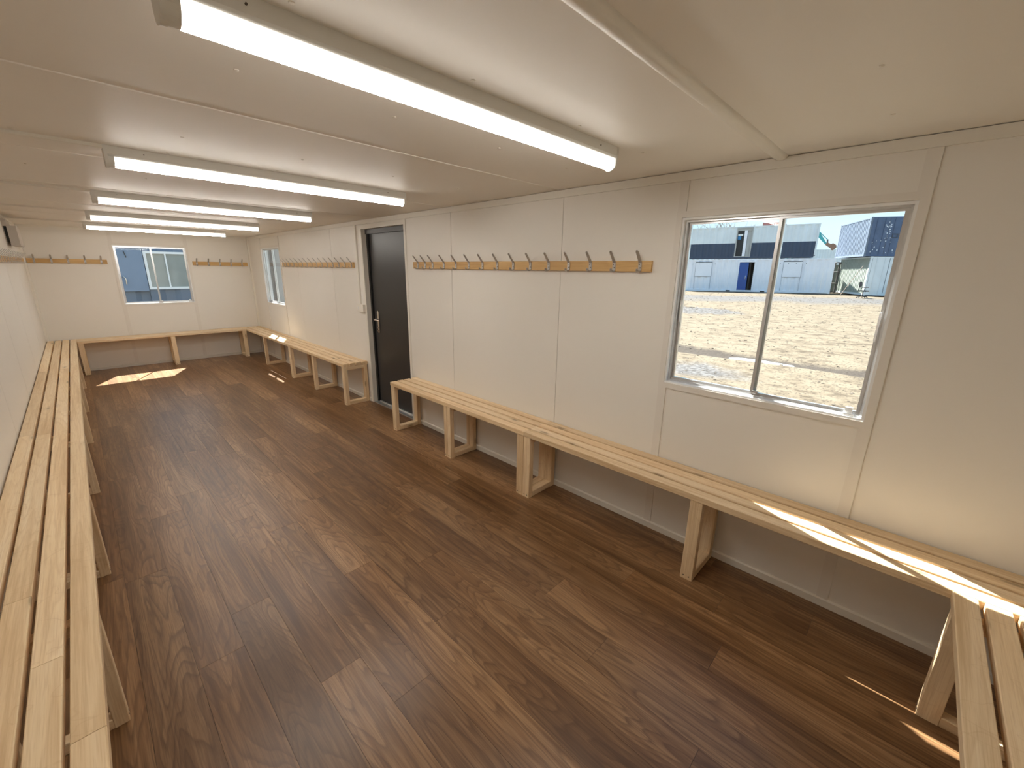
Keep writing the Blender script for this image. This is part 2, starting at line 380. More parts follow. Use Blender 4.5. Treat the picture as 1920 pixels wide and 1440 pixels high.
window('window_2', W, (WR2[0] + WR2[1]) / 2, -PI / 2, (WR2[1] - WR2[0]) / 2, WR2[2], WR2[3])
window('window_3', (WF[0] + WF[1]) / 2, L, 0, (WF[1] - WF[0]) / 2, WF[2], WF[3], top=2.098)

# ---------------------------------------------------------------- door
d = root('door_1', (W, (DR[0] + DR[1]) / 2, 0), -PI / 2)
hw = (DR[1] - DR[0]) / 2; DT = DR[3]
V = []  # white casing: two legs and a head
boxes('casing', [(-hw - .032, -hw, -.005, -.0002, 0, DT + .036), (hw, hw + .032, -.005, -.0002, 0, DT + .036), (-hw, hw, -.005, -.0002, DT, DT + .036)], M_TRIM, d, True)
boxes('lining', [(-hw, -hw + .008, -.003, .052, 0, DT), (hw - .008, hw, -.003, .052, 0, DT), (-hw + .008, hw - .008, -.003, .052, DT - .008, DT)], M_TRIM, d, True)
boxes('door_frame', [(-hw, -hw + .045, .052, .1, 0, DT), (hw - .045, hw, .052, .1, 0, DT), (-hw + .045, hw - .045, .052, .1, DT - .03, DT)], M_BLACK, d, True)
box('head_bar', -hw + .012, hw - .012, .040, .052, DT - .058, DT - .010, M_DBAR, d, True)
leaf = box('door_leaf', -hw + .045, hw - .045, .066, .1, .022, DT - .03, M_DOOR, d, True)
boxes('gasket', [(-hw + .045, -hw + .055, .060, .066, .022, DT - .03), (hw - .055, hw - .045, .060, .066, .022, DT - .03)], M_BLACK, d, True)
boxes('threshold', [(-hw + .008, hw - .008, .0, .016, 0, .010), (-hw + .008, hw - .008, .016, .058, 0, .006), (-hw + .045, hw - .045, .058, .1, 0, .018)], M_ALU, d, True)
hx = -hw + .150; zz0 = .870; zz1 = 1.135
pf = [(hx - .017, zz0 + .017)] + [(hx - .017 * math.cos(a), zz0 + .017 - .017 * math.sin(a)) for a in (PI * .25, PI * .5, PI * .75)] + [(hx + .017, zz0 + .017), (hx + .017, zz1 - .017)] + [(hx + .017 * math.cos(a), zz1 - .017 + .017 * math.sin(a)) for a in (PI * .25, PI * .5, PI * .75)] + [(hx - .017, zz1 - .017)]
hp = prism('handle_plate', pf, .056, .066, M_CHROME, leaf, True, 'y')
lev = tube('door_handle', [(hx, .058, 1.035), (hx, .020, 1.035), (hx + .006, .008, 1.035), (hx + .018, .002, 1.035), (hx + .060, .000, 1.034), (hx + .125, .003, 1.032)], [.010, .009, .009, .0085, .0085, .0075], M_CHROME, leaf, True)
tube('key_cylinder', [(hx, .058, .935), (hx, .046, .935)], .009, M_CHROME, leaf, True)
tube('thumb_turn', [(hx, .058, .90), (hx, .040, .90)], .006, M_CHROME, leaf, True)

# ---------------------------------------------------------------- ceiling lights
LY = (1.421, 3.1076, 4.792, 6.480, 8.134); LXA, LXB = .643, 2.187
lamp_words = ['batten light nearest the camera, largest of the five', 'batten light second from the camera', 'middle batten light of the five', 'batten light fourth from the camera', 'batten light farthest away, closest to the far wall']
batten0 = None
def make_batten(y):
    t = thing('ceiling_light', '', 'ceiling light', ((LXA + LXB) / 2, y + .035, H), group='batten lights across the ceiling')
    prism('light_body', [(y, H), (y + .070, H), (y + .070, H - .034), (y + .062, H - .044), (y + .008, H - .044), (y, H - .034)], LXA + .012, LXB - .012, M_BODY, t)
    c = y + .035
    prof = [(c + .031 * math.cos(a), H - .044 - .042 * (math.sin(a) ** .75)) for a in [PI * i / 14 for i in range(15)]]
    prism('diffuser', prof, LXA + .032, LXB - .014, M_LAMP, t, smooth=True)
    prof2 = [(y - .001, H)] + [(y - .001, H - .046)] + [(c - .034 * math.cos(a), H - .046 - .044 * (math.sin(a) ** .75)) for a in [PI * i / 12 for i in range(1, 12)]] + [(y + .071, H - .046), (y + .071, H)]
    prism('end_cap', prof2, LXA, LXA + .012, M_BODY, t); prism('end_cap', prof2, LXB - .012, LXB, M_BODY, t)
    prof3 = [(c + .032 * math.cos(a), H - .044 - .043 * (math.sin(a) ** .75)) for a in [PI * i / 12 for i in range(13)]]
    prism('end_collar', prof3, LXA + .012, LXA + .032, M_BODY, t)
    for xs in (LXA + .14, LXB - .14): tube('screw', [(xs, y + .001, H - .018), (xs, y - .003, H - .018)], .0026, M_SCREW, t, n=6)
    return t
def copy_tree(o, parent=None):
    c = o.copy(); COL.objects.link(c); c.parent = parent
    for ch in list(o.children): copy_tree(ch, c)
    return c
for i, y in enumerate(LY):
    if i == 0: batten0 = t = make_batten(y)
    else:
        t = copy_tree(batten0); t.location = (batten0.location.x, y + .035, H)
    t['label'] = 'lit white ' + lamp_words[i]
    tr_ = thing('cable_trunking', 'thin white cable trunking from left wall to the ' + lamp_words[i].split(',')[0], 'trunking', (LXA / 2, y + .012, H), group='cable trunking to the lights')
    prism('trunking_cover', [(y, H), (y + .022, H), (y + .022, H - .013), (y + .019, H - .015), (y + .003, H - .015), (y, H - .013)], .007, LXA, M_TRIM, tr_)

# ---------------------------------------------------------------- benches
HB = .5085; ST = .036; SW = .0645
ZR = HB - ST                    # underside of slats
def screws(leg, pts, face_axis):
    for (x, y, z) in pts:
        dlt = {'-x': (-.0012, 0, 0), '+x': (.0012, 0, 0), '-y': (0, -.0012, 0), '+y': (0, .0012, 0)}[face_axis]
        p = Vector((x, y, z)); q = p + Vector(dlt)
        V, F = tube_geo([p - Vector(dlt), q], .0038, 8)
        # leg is rotated: give the screw in world terms, then undo the leg's rotation
        c = p; me = bpy.data.meshes.new('screw'); R_ = leg.rotation_euler.to_matrix().inverted()
        me.from_pydata([tuple(R_ @ (Vector(v) - c)) for v in V], [], F); me.materials.append(M_SCREW)
        o = bpy.data.objects.new('screw', me); COL.objects.link(o); o.parent = leg
        o.location = R_ @ (c - org(leg, False))
def support(parent, axis, s0, s1, f, bk, front, t=.042, rail=.042, with_screws=True):
    """hoop of timber from wall side `bk` to front `f`; axis = bench direction; s0..s1 extent along the bench"""
    lo, hi = min(f, bk), max(f, bk); fs = 1 if f > bk else -1
    if axis == 'y':
        fl = timber('leg', min(f, f - fs * t), max(f, f - fs * t), s0, s1, 0, ZR, 'z', M_PINE, parent)
        timber('leg', min(bk, bk + fs * t), max(bk, bk + fs * t), s0, s1, 0, ZR, 'z', M_PINE, parent)
        timber('foot_rail', lo + t, hi - t, s0, s1, 0, rail, 'x', M_PINE, parent)
        timber('top_rail', lo + t, hi - t, s0, s1, ZR - rail, ZR, 'x', M_PINE, parent)
        if with_screws: screws(fl, [(f, s0 + (s1 - s0) * q, .020) for q in (.28, .72)], '-x' if fs < 0 else '+x')
    else:
        fl = timber('leg', s0, s1, min(f, f - fs * t), max(f, f - fs * t), 0, ZR, 'z', M_PINE, parent)
        timber('leg', s0, s1, min(bk, bk + fs * t), max(bk, bk + fs * t), 0, ZR, 'z', M_PINE, parent)
        timber('foot_rail', s0, s1, lo + t, hi - t, 0, rail, 'y', M_PINE, parent)
        timber('top_rail', s0, s1, lo + t, hi - t, ZR - rail, ZR, 'y', M_PINE, parent)
        if with_screws: screws(fl, [(s0 + (s1 - s0) * q, f, .020) for q in (.28, .72)], '-y' if fs < 0 else '+y')
FR = 2.489; pitch = (W - .006 - FR - SW) / 3
def right_bench(name, label, y0, y1, sup, y0s=None):
    t = thing(name, label, 'bench', (2.645, (y0 + y1) / 2, 0), group='slatted pine benches around the walls')
    for k in range(4):
        x = FR + k * pitch
        timber('slat', x, x + SW, y0 + .0006, y1 - .0006, ZR, HB, 'y', M_PINE, t)
    for s in sup: support(t, 'y', s[0], s[1], FR + .003, W - .014, -1)
    return t
right_bench('slatted_bench', 'pine slatted bench under the coat hooks, beside the door, right wall', 2.2135, 4.045, [(3.979, 4.042), (3.117, 3.161), (3.071, 3.115), (2.2145, 2.278)])
right_bench('slatted_bench', 'long pine slatted bench under the big window, with sunlit patch', YN, 2.2135, [(2.149, 2.2125), (.962, 1.026)])
right_bench('slatted_bench', 'pine slatted bench beyond the door, under the narrow-looking window', 5.116, L - .03, [(5.117, 5.181), (6.050, 6.112), (6.905, 6.947), (6.949, 6.991), (8.15, 8.20)])
# left bench: long run, each slat line made of several timbers
t = thing('slatted_bench', 'longest pine slatted bench, running along the left wall', 'bench', (.16, 4.6, 0), group='slatted pine benches around the walls')
xl = (.010, .0885, .1665, .2445)
cuts = ([4.425, 6.85, 2.03], [4.39, 7.3, 2.35], [4.30, 6.9, 1.95], [4.03, 6.75, 1.6])
for x, cs in zip(xl, cuts):
    c = [YN] + sorted(cs) + [L - .03]
    for a, b_ in zip(c, c[1:]): timber('slat', x, x + SW, a + .0008, b_ - .0008, ZR, HB, 'y', M_PINE, t)
for y in (.98, 2.137, 3.206, 4.391, 5.646, 6.842, 8.165):
    support(t, 'y', y, y + (.044 if y > 1 else .063), .306, .016, 1)
support(t, 'y', 3.252, 3.296, .306, .016, 1)
# far bench
t = thing('slatted_bench', 'pine slatted bench under the far end window, between two side benches', 'bench', (1.4, 9.29, 0), group='slatted pine benches around the walls')
for k in range(4):
    y = 9.130 + k * .0785
    timber('slat', .3105, FR - .0008, y, y + SW, ZR, HB, 'x', M_PINE, t)
for a, b_ in ((.3115, .374), (1.390, 1.452), (2.424, 2.4865)): support(t, 'x', a, b_, 9.133, L - .016, -1)
# near bench (crossing the near wall), only its right end is in view
t = thing('slatted_bench', 'pine slatted bench at the bottom right corner, meeting the long bench', 'bench', (1.4, -.08, 0), group='slatted pine benches around the walls')
for k in range(4):
    y = .075 - SW - k * .0797
    timber('slat', .3105, FR - .0012, y, y + SW, ZR, HB, 'x', M_PINE, t)
for a, b_ in ((.36, .404), (1.35, 1.394), (2.398, 2.442)): support(t, 'x', a, b_, .073, YN + .014, 1, t=.062)

# ---------------------------------------------------------------- coat hook rails
def ribbon(pts, ws, th):
    """flat strip following (d, z) points; local frame: y = out of the wall, x = along the wall"""
    V, F = [], []; n = len(pts)
    for i, (d_, z_) in enumerate(pts):
        a = Vector(pts[max(i - 1, 0)]); b_ = Vector(pts[min(i + 1, n - 1)]); t_ = (b_ - a).normalized(); nn = Vector((-t_.y, t_.x)) * th / 2
        w_ = ws[i] / 2
        V += [(-w_, d_ + nn.x, z_ + nn.y), (w_, d_ + nn.x, z_ + nn.y), (w_, d_ - nn.x, z_ - nn.y), (-w_, d_ - nn.x, z_ - nn.y)]
        if i:
            o_ = (i - 1) * 4
            for q in range(4): F.append((o_ + q, o_ + (q + 1) % 4, o_ + 4 + (q + 1) % 4, o_ + 4 + q))
    F += [(3, 2, 1, 0), tuple(range((n - 1) * 4, n * 4))]
    return V, F
BT = .019
def rot_geo(g, R_): return [tuple(R_ @ Vector(v)) for v in g[0]], g[1]
hook_mesh = None
def hook_rail(label, axis, s0, s1, hooks, plane, into, zc=1.645):
    """into = unit vector from wall into the room"""
    into = Vector(into); along = Vector((0, 0, 1)).cross(into)        # local x
    # local frame: x = along (sign free), y = into
    R_ = Matrix(((-along.x, into.x, 0), (-along.y, into.y, 0), (0, 0, 1)))
    mid = (s0 + s1) / 2
    loc = Vector((plane, mid, zc)) if axis == 'y' else Vector((mid, plane, zc))
    t = thing('coat_hook_rail', label, 'coat rack', loc, group='wooden coat hook rails on the walls')
    if axis == 'y':
        a, b_ = sorted((plane, plane + into.x * BT)); timber('board', a, b_, s0, s1, zc - .031, zc + .031, 'y', M_RAIL, t, .0015)
    else:
        a, b_ = sorted((plane, plane + into.y * BT)); timber('board', s0, s1, a, b_, zc - .031, zc + .031, 'x', M_RAIL, t, .0015)
    global hook_mesh
    if hook_mesh is None:
        up = ribbon([(BT + .002, -.024), (BT + .002, .018), (BT + .008, .030), (BT + .030, .056), (BT + .050, .080), (BT + .054, .085), (BT + .056, .0875)], [.021, .021, .019, .018, .018, .013, .005], .0035)
        low = ribbon([(BT + .002, -.014), (BT + .002, -.024), (BT + .010, -.032), (BT + .022, -.034), (BT + .032, -.028), (BT + .037, -.018), (BT + .038, -.013)], [.021, .020, .018, .017, .017, .013, .005], .0035)
        V, F = [], []
        for g in (up, low):
            n = len(V); V += g[0]; F += [tuple(i + n for i in q) for q in g[1]]
        me = bpy.data.meshes.new('hook'); me.from_pydata(V, [], F); me.materials.append(M_HOOK); hook_mesh = me
        V, F = tube_geo([(0, BT + .003, 0), (0, BT + .0052, 0)], .0035, 8)
        sm = bpy.data.meshes.new('screw'); sm.from_pydata(V, [], F); sm.materials.append(M_SCREW); hook_rail.sm = sm
    ang = math.atan2(R_[1][0], R_[0][0])
    for s in hooks:
        o = bpy.data.objects.new('hook', hook_mesh); COL.objects.link(o); o.parent = t
        p = Vector((plane, s, zc)) if axis == 'y' else Vector((s, plane, zc)); o.location = p - loc; o.rotation_euler = (0, 0, ang)
        for q, z_ in ((.004, .010), (-.003, -.009)):
            s_ = bpy.data.objects.new('screw', hook_rail.sm); COL.objects.link(s_); s_.parent = o; s_.location = (q, 0, z_)
hook_rail('pine rail of fifteen metal coat hooks between the door and big window', 'y', 1.517, 3.981, [3.897, 3.776, 3.658] + [1.586 + .1727 * k for k in range(12)], W, (-1, 0, 0))
hook_rail('pine rail of metal coat hooks on the right wall beyond the door', 'y', 5.262, 7.70, [5.302 + .1712 * k for k in range(13)] + [7.505, 7.62], W, (-1, 0, 0))
hook_rail('pine rail of metal coat hooks on the left wall, crowded in perspective', 'y', 5.95, 9.15, [6.02 + .168 * k for k in range(17)], 0, (1, 0, 0), zc=1.642)
hook_rail('pine rail with five coat hooks left of the far window', 'x', .030, .852, [.10, .268, .436, .612, .788], L, (0, -1, 0), zc=1.646)
hook_rail('pine rail with five coat hooks right of the far window', 'x', 1.918, 2.740, [1.975, 2.142, 2.31, 2.478, 2.65], L, (0, -1, 0), zc=1.646)

# ---------------------------------------------------------------- switch, conduit, heater
t = thing('switch_box', 'small cream twin switch box on wall beside the black door', 'switch', (W, 5.14, 1.15))
box('socket_box', W - .030, W, 5.150, 5.236, 1.106, 1.194, M_TRIM, t); box('junction_box', W - .036, W, 5.058, 5.147, 1.106, 1.194, M_TRIM, t)
o = box('rocker', W - .034, W - .030, 5.182, 5.204, 1.135, 1.165, M_WHITE, t)
t = thing('conduit', 'thin vertical cream cable trunking between black door and hook rail', 'trunking', (W, 5.165, 1.19))
box('trunking_cover', W - .018, W, 5.150, 5.178, 1.194, 2.079, M_TRIM, t)
t = thing('wall_heater', 'grey wall mounted box on dark bracket, high on left wall by ceiling', 'heater', (.06, 7.95, 1.9))
box('heater_body', .030, .100, 7.72, 8.22, 1.795, 2.005, M_HEAT, t)
box('bracket', .006, .030, 7.76, 7.785, 1.85, 2.0, M_BLACK, t); box('bracket', .0, .030, 8.15, 8.175, 1.83, 2.0, M_BLACK, t); box('wall_plate', .0, .006, 7.74, 8.2, 1.80, 2.0, M_HEAT, t)
box('top_housing', .0, .034, 7.73, 8.2, 2.0, 2.075, M_HEAT, t)


# ================================================================ outside
M_WCON = simple('white_container_paint', (.86, .87, .93), .5, 0, .05, 1.2)
M_WCON2 = simple('off_white_container_paint', (.72, .77, .80), .5, 0, .08, 1.0)
M_NAVY = simple('navy_container_paint', (.036, .058, .105), .5, 0, .12, 1.5)
M_NAVYE = simple('navy_door_paint', (.085, .125, .215), .5, 0, .18, 2.5)
M_GREYC = simple('blue_grey_container_paint', (.165, .205, .27), .5, 0, .12, 1.4)
M_GREY2 = simple('grey_container_paint', (.42, .42, .41), .5, 0, .12, 1.4)
M_LINE = simple('dark_seal', (.06, .07, .09), .7)
M_SEAM = simple('pale_seam', (.30, .33, .38), .7)
M_BLUE = simple('blue_door_paint', (.012, .075, .33), .4)
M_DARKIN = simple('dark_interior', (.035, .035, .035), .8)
M_RED = simple('red_container_paint', (.42, .16, .15), .6)
M_STEEL = simple('dark_steel', (.09, .085, .08), .6, .2, .3, 4)
M_TEAL = simple('teal_paint', (.02, .30, .33), .4)
M_RUST = simple('earthy_steel', (.22, .13, .09), .7, 0, .2, 5)
M_CHAIR = simple('black_chair_plastic', (.02, .02, .022), .5)
M_CHAIRB = simple('grey_chair_mesh', (.07, .05, .05), .7)
M_GREEN = simple('dark_green_paint', (.05, .065, .05), .7, 0, .3, 2)
M_GLASSD = simple('dim_pane', (.30, .32, .30), .15, 0, .12, 3)
M_SIGNB = simple('sign_blue', (.03, .20, .45), .5)
M_BARK = simple('bare_bark', (.16, .12, .10), .9)

def gz(x, y):
    """yard level: a little below the cabin floor, rising slightly to the far containers"""
    t_ = min(max((x - 12) / 28, 0), 1); z = -.15 + t_ * (.185 - .0121 * min(max(y - 6.4, 0), 18))
    z += .02 * math.sin(x * 1.7 + y * .6) * math.sin(y * 1.3 - x * .4)
    d_ = x - (10.3 + .12 * math.sin(y * .8)); z -= .085 * math.exp(-(d_ / .30) ** 2)
    z += .03 * (math.exp(-((d_ - .62) / .22) ** 2) + math.exp(-((d_ + .62) / .22) ** 2))
    e_ = math.exp(-(((x - 20.6) / 1.6) ** 2 + ((y - 8.0) / 2.2) ** 2))
    z += e_ * (.06 + .13 * math.sin(x * 7 + math.sin(y * 3) * 2) * math.sin(y * 5.3))
    return z
# ground material: sandy soil, grey gravel and damp tracks that stay where they lie
m, nt, N, K, b = new_mat('sandy_ground'); M_GROUND = m
g = N.new('ShaderNodeNewGeometry'); sp = N.new('ShaderNodeSeparateXYZ'); K.new(g.outputs['Position'], sp.inputs[0]); X_, Y_ = sp.outputs[0], sp.outputs[1]
def gn(scale, detail, sc=(1, 1, 1), rough=.6):
    mp = N.new('ShaderNodeMapping'); mp.inputs['Scale'].default_value = sc; K.new(g.outputs['Position'], mp.inputs[0])
    n = N.new('ShaderNodeTexNoise'); n.inputs['Scale'].default_value = scale; n.inputs['Detail'].default_value = detail; n.inputs['Roughness'].default_value = rough
    K.new(mp.outputs[0], n.inputs['Vector']); return n.outputs[0]
big = gn(.35, 4); med = gn(3.2, 6, (1, .8, 1)); fin = gn(11, 5)
sand = ramp(N, K, med, [(.36, (.070, .055, .038)), (.46, (.120, .097, .068)), (.58, (.140, .117, .084))])
grav = ramp(N, K, fin, [(.38, (.036, .036, .038)), (.5, (.08, .08, .083)), (.62, (.13, .13, .133))])
def band(v, c, w_):   # soft 1 at c, 0 beyond w_
    return math_n(N, K, 'MAXIMUM', math_n(N, K, 'SUBTRACT', 1.0, math_n(N, K, 'DIVIDE', math_n(N, K, 'ABSOLUTE', math_n(N, K, 'SUBTRACT', v, c)), w_)), 0.0)
far_band = band(math_n(N, K, 'ADD', X_, math_n(N, K, 'MULTIPLY', Y_, .5)), 37.5, 8.5)
near_patch = math_n(N, K, 'MULTIPLY', band(X_, 8.4, 1.4), band(Y_, 3.3, 2.0))
blob = math_n(N, K, 'MULTIPLY', band(X_, 20.6, 2.6), band(Y_, 8.2, 3.4))
gmask = math_n(N, K, 'ADD', math_n(N, K, 'ADD', math_n(N, K, 'MULTIPLY', far_band, 1.0), math_n(N, K, 'MULTIPLY', near_patch, 1.1)), math_n(N, K, 'MULTIPLY', blob, 1.6))
gmask = math_n(N, K, 'MULTIPLY', gmask, math_n(N, K, 'ADD', big, .12))
gfac = ramp(N, K, math_n(N, K, 'ADD', gmask, math_n(N, K, 'MULTIPLY', med, .35)), [(.42, (0, 0, 0)), (.62, (.85, .85, .85))])
c = mixc(N, K, gfac, sand, grav)
wob = math_n(N, K, 'ADD', X_, math_n(N, K, 'MULTIPLY', med, .5))
rut = band(wob, 10.62, .52)
c = mixc(N, K, math_n(N, K, 'MULTIPLY', ramp(N, K, rut, [(.1, (0, 0, 0)), (.45, (1, 1, 1))]), .92), c, (.047, .039, .033))
mud = math_n(N, K, 'MULTIPLY', band(X_, 21.4, 1.1), band(Y_, 9.0, 1.1))
c = mixc(N, K, ramp(N, K, math_n(N, K, 'ADD', mud, math_n(N, K, 'MULTIPLY', fin, .25)), [(.30, (0, 0, 0)), (.48, (.9, .9, .9))]), c, (.018, .016, .015))
spk = gn(26, 3, (.55, 1, 1)); c = mixc(N, K, ramp(N, K, spk, [(.55, (0, 0, 0)), (.64, (.8, .8, .8))]), c, (.040, .031, .024))
K.new(c, b.inputs['Base Color']); b.inputs['Roughness'].default_value = .9; b.inputs['Specular IOR Level'].default_value = .15
bp = N.new('ShaderNodeBump'); bp.inputs['Strength'].default_value = .6; bp.inputs['Distance'].default_value = .03; K.new(fin, bp.inputs['Height']); K.new(bp.outputs[0], b.inputs['Normal'])
def ground_mesh():
    xs = [-40, -20, -8, -3] + [W + .12 + .16 * i for i in range(0, 75)]; x = xs[-1]
    while x < 62: x += .30; xs.append(x)
    xs += [70, 90, 130, 200, 300]
    ys = [-200, -80, -40, -20, -10] + [-6 + .2 * i for i in range(0, 160)] + [27, 30, 35, 50, 80, 150, 300]
    V = [(x, y, gz(x, y) if x > 2.9 and -10 < y < 27 else -.15 + min(max((x - 12) / 28, 0), 1) * (.185 - .0121 * min(max(y - 6.4, 0), 18))) for y in ys for x in xs]
    nx = len(xs); F = [(j * nx + i, j * nx + i + 1, (j + 1) * nx + i + 1, (j + 1) * nx + i) for j in range(len(ys) - 1) for i in range(nx - 1)]
    return V, F
V, F = ground_mesh()
gr = link('ground', V, F, M_GROUND, smooth=False, centre=(0, 0, 0)); gr['kind'] = 'structure'
for p in gr.data.polygons: p.use_smooth = True
# clods and stones lying about
V, F = [], []
ico = [(0, 0, 1), (.89, 0, .45), (.28, .85, .45), (-.72, .53, .45), (-.72, -.53, .45), (.28, -.85, .45), (.72, .53, -.45), (-.28, .85, -.45), (-.89, 0, -.45), (-.28, -.85, -.45), (.72, -.53, -.45), (0, 0, -1)]
icf = [(0, 1, 2), (0, 2, 3), (0, 3, 4), (0, 4, 5), (0, 5, 1), (1, 6, 2), (2, 7, 3), (3, 8, 4), (4, 9, 5), (5, 10, 1), (6, 7, 2), (7, 8, 3), (8, 9, 4), (9, 10, 5), (10, 6, 1), (11, 7, 6), (11, 8, 7), (11, 9, 8), (11, 10, 9), (11, 6, 10)]
for _ in range(2600):
    x = 7.5 + random.random() ** .8 * 32; ya = .26 - .02 * x; y = x * (-.02) + random.random() * (x * .48)
    if 10.0 < x < 10.6: continue
    s = (.008 + .020 * random.random() ** 2) * (1 + x * .015); n = len(V); zz = gz(x, y)
    jit = [(.7 + .6 * random.random()) for _ in range(12)]
    V += [(x + p[0] * s * j, y + p[1] * s * j * 1.2, zz + p[2] * s * .6 * j) for p, j in zip(ico, jit)]; F += [tuple(i + n for i in f) for f in icf]
M_CLOD = simple('soil_clod', (.105, .085, .062), .9, 0, .3, 30)
o = link('soil_clods', V, F, M_CLOD); o['kind'] = 'stuff'; o['label'] = 'small clods and stones scattered on the sandy yard'; o['category'] = 'stones'
# puddle in the rut
V = []; n = 28
for i in range(n):
    a = 2 * PI * i / n; V.append((10.30 + .24 * math.cos(a) * (1 + .25 * math.sin(3 * a)) + .12 * math.sin((2.62 + .55 * math.sin(a)) * .8) - .0, 2.62 + .62 * math.sin(a), -.203))
V += [(v[0], v[1], -.26) for v in V]; F = [tuple(range(n)), tuple(range(2 * n - 1, n - 1, -1))] + [(i, (i + 1) % n, n + (i + 1) % n, n + i) for i in range(n)]
m = simple('puddle_water', (.30, .34, .38), .06)
o = link('puddle', V, F, m); o['label'] = 'narrow pale puddle in the tyre rut across the yard'; o['category'] = 'puddle'

def corrugated(name, x0, x1, z0, z1, yf, depth, pitch, thick, m, parent, flat=.5):
    """trapezoid-profile steel sheet, outer face towards local -y, laid along local x"""
    prof = []; x = x0; k = 0; q = pitch * .18; hi = pitch * .5 - q
    while x < x1 - 1e-6:
        y = yf if k % 2 == 0 else yf + depth
        prof.append((x, y)); x2 = min(x + hi, x1); prof.append((x2, y)); x = x2 + q; k += 1
    prof[-1] = (x1, prof[-1][1])
    prof += [(x1, yf + thick), (x0, yf + thick)]
    return prism(name, prof, z0, z1, m, parent, True, 'z')
def container(label, loc, rot, length, height, mats, group, side_z0=.17, front=True, pitch=.28, doors=None, end=None, cat='container', holes=(), name='shipping_container'):
    """local x along the long side, local y into the body (outer face of the visible side at y=0), z up"""
    D = 2.44; t = thing(name, label, cat, loc, rot, group)
    ms, mf = mats
    fr = .12
    def posts(n_, x_):
        box('corner_post', x_, x_ + fr, 0, fr, 0, height, mf, t, True); box('corner_post', x_, x_ + fr, D - fr, D, 0, height, mf, t, True)
    posts(0, 0); posts(1, length - fr)
    box('bottom_rail', fr, length - fr, .01, .08, .02, .17, mf, t, True); box('top_rail', fr, length - fr, .01, .07, height - .09, height, mf, t, True)
    box('floor_frame', fr, length - fr, .08, D - .05, .06, .17, M_LINE, t, True)
    box('roof_panel', fr, length - fr, .07, D - .05, height - .06, height - .02, mf, t, True)
    box('rear_side', fr, length - fr, D - .06, D - .01, .02, height, mf, t, True)
    for x_ in (0, length - fr):
        for z_ in (0, height - .11): 
            box('corner_casting', x_ - .008, x_ + fr + .008, -.008, fr + .03, z_ - .002, z_ + .12, mf, t, True)
    # side sheet, cut round any openings
    xs = sorted([fr] + [v for h_ in holes for v in h_[:2]] + [length - fr])
    for a, b_ in zip(xs, xs[1:]):
        hit = [h_ for h_ in holes if h_[0] <= (a + b_) / 2 <= h_[1]]
        if not hit:
            corrugated('side_sheet', a, b_, side_z0, height - .09, .02, .035 if pitch < .4 else .06, pitch, .10, ms, t)
        else:
            h_ = hit[0]
            if h_[2] > .18: corrugated('side_sheet', a, b_, .17, h_[2], .02, .035 if pitch < .4 else .06, pitch, .10, ms, t)
            corrugated('side_sheet', a, b_, h_[3], height - .09, .02, .035 if pitch < .4 else .06, pitch, .10, ms, t)
    # ends (local x=0 and x=length)
    for x_, s in ((0.0, 1), (length, -1)):
        a, b_ = sorted((x_ + s * .04, x_ + s * .08))
        if end is None or s == -1: box('end_wall', a, b_, fr, D - fr, .05, height - .05, ms, t, True)
    return t
# --- the white office stack straight outside (front plane found from the photograph's perspective)
P2 = Vector((46.19, 6.43)); e = Vector((-.2660, .9640))        # e runs to the photo's left along the front
rot_w = math.atan2(-e.y, -e.x)                                  # local +x = towards the photo's right
LEN = 12.19
SLOPE = -.01206
def at_s(s, z): p = P2 + e * s; return (p.x, p.y, z + SLOPE * s)
HC = 2.97
lo = container('white office container on the ground with an open blue door', at_s(LEN, .035), rot_w, LEN, HC, (M_WCON, M_WCON), None, holes=[(LEN - 7.22, LEN - 6.00, .17, 2.72)], pitch=.56)
up = container('container on top with white upper half, navy lower half and glazed door', at_s(1.55 + LEN, .035 + HC + .08), rot_w, LEN, 2.80, (M_WCON2, M_WCON2), None, side_z0=1.35, holes=[(LEN + 1.55 - 7.75, LEN + 1.55 - 6.62, .17, 2.62)], pitch=.56)
lo.rotation_euler.y = SLOPE; up.rotation_euler.y = SLOPE
def ls(s, base): return base - s      # s measured from right end -> local x
# lower container details
X = lambda s: LEN - s
ring('door_frame', X(7.36), X(5.86), .10, 2.82, .12, -.02, .08, M_WCON, lo, wb=.06)
box('blue_door', X(7.22), X(6.46), .10, .14, .19, 2.70, M_BLUE, lo, True)
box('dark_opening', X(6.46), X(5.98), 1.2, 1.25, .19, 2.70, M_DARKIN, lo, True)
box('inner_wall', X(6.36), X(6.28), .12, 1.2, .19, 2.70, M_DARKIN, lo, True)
box('inner_wall', X(6.02), X(5.99), .12, 1.2, .19, 2.70, M_GREY2, lo, True)
tube('handle', [(X(6.62), .08, 1.15), (X(6.62), .06, 1.2), (X(6.62), .06, 1.45), (X(6.62), .08, 1.5)], .02, M_CHROME, lo, True)
for (sa, sb) in ((11.0, 9.58), (3.72, 2.34)):
    sh = box('window_shutter', X(sa), X(sb), -.012, .02, 1.40, 2.70, M_WCON, lo, True)
    ring('shutter_seal', X(sa) - .03, X(sb) + .03, 1.37, 2.73, .022, -.006, .02, M_SEAM, lo)
    box('drip_strip', X(sa) - .03, X(sb) + .03, -.045, .02, 2.73, 2.76, M_LINE, lo, True)
    boxes('panel_seam', [(X(sa) - .02, X(sa) + .0, .005, .02, .18, 1.37), (X(sb), X(sb) + .02, .005, .02, .18, 1.37)], M_SEAM, lo, True)
    for s_ in (sa + .28, sa - .35, sb + .45, sb - .28):
        tube('bolt', [(X(s_), .02, 2.55), (X(s_), -.03, 2.55)], .03, M_LINE, lo, True, 8)
for s_ in (7.93, 5.08): box('fork_pocket', X(s_) - .18, X(s_) + .18, .004, .012, .03, .145, M_DARKIN, lo, True)
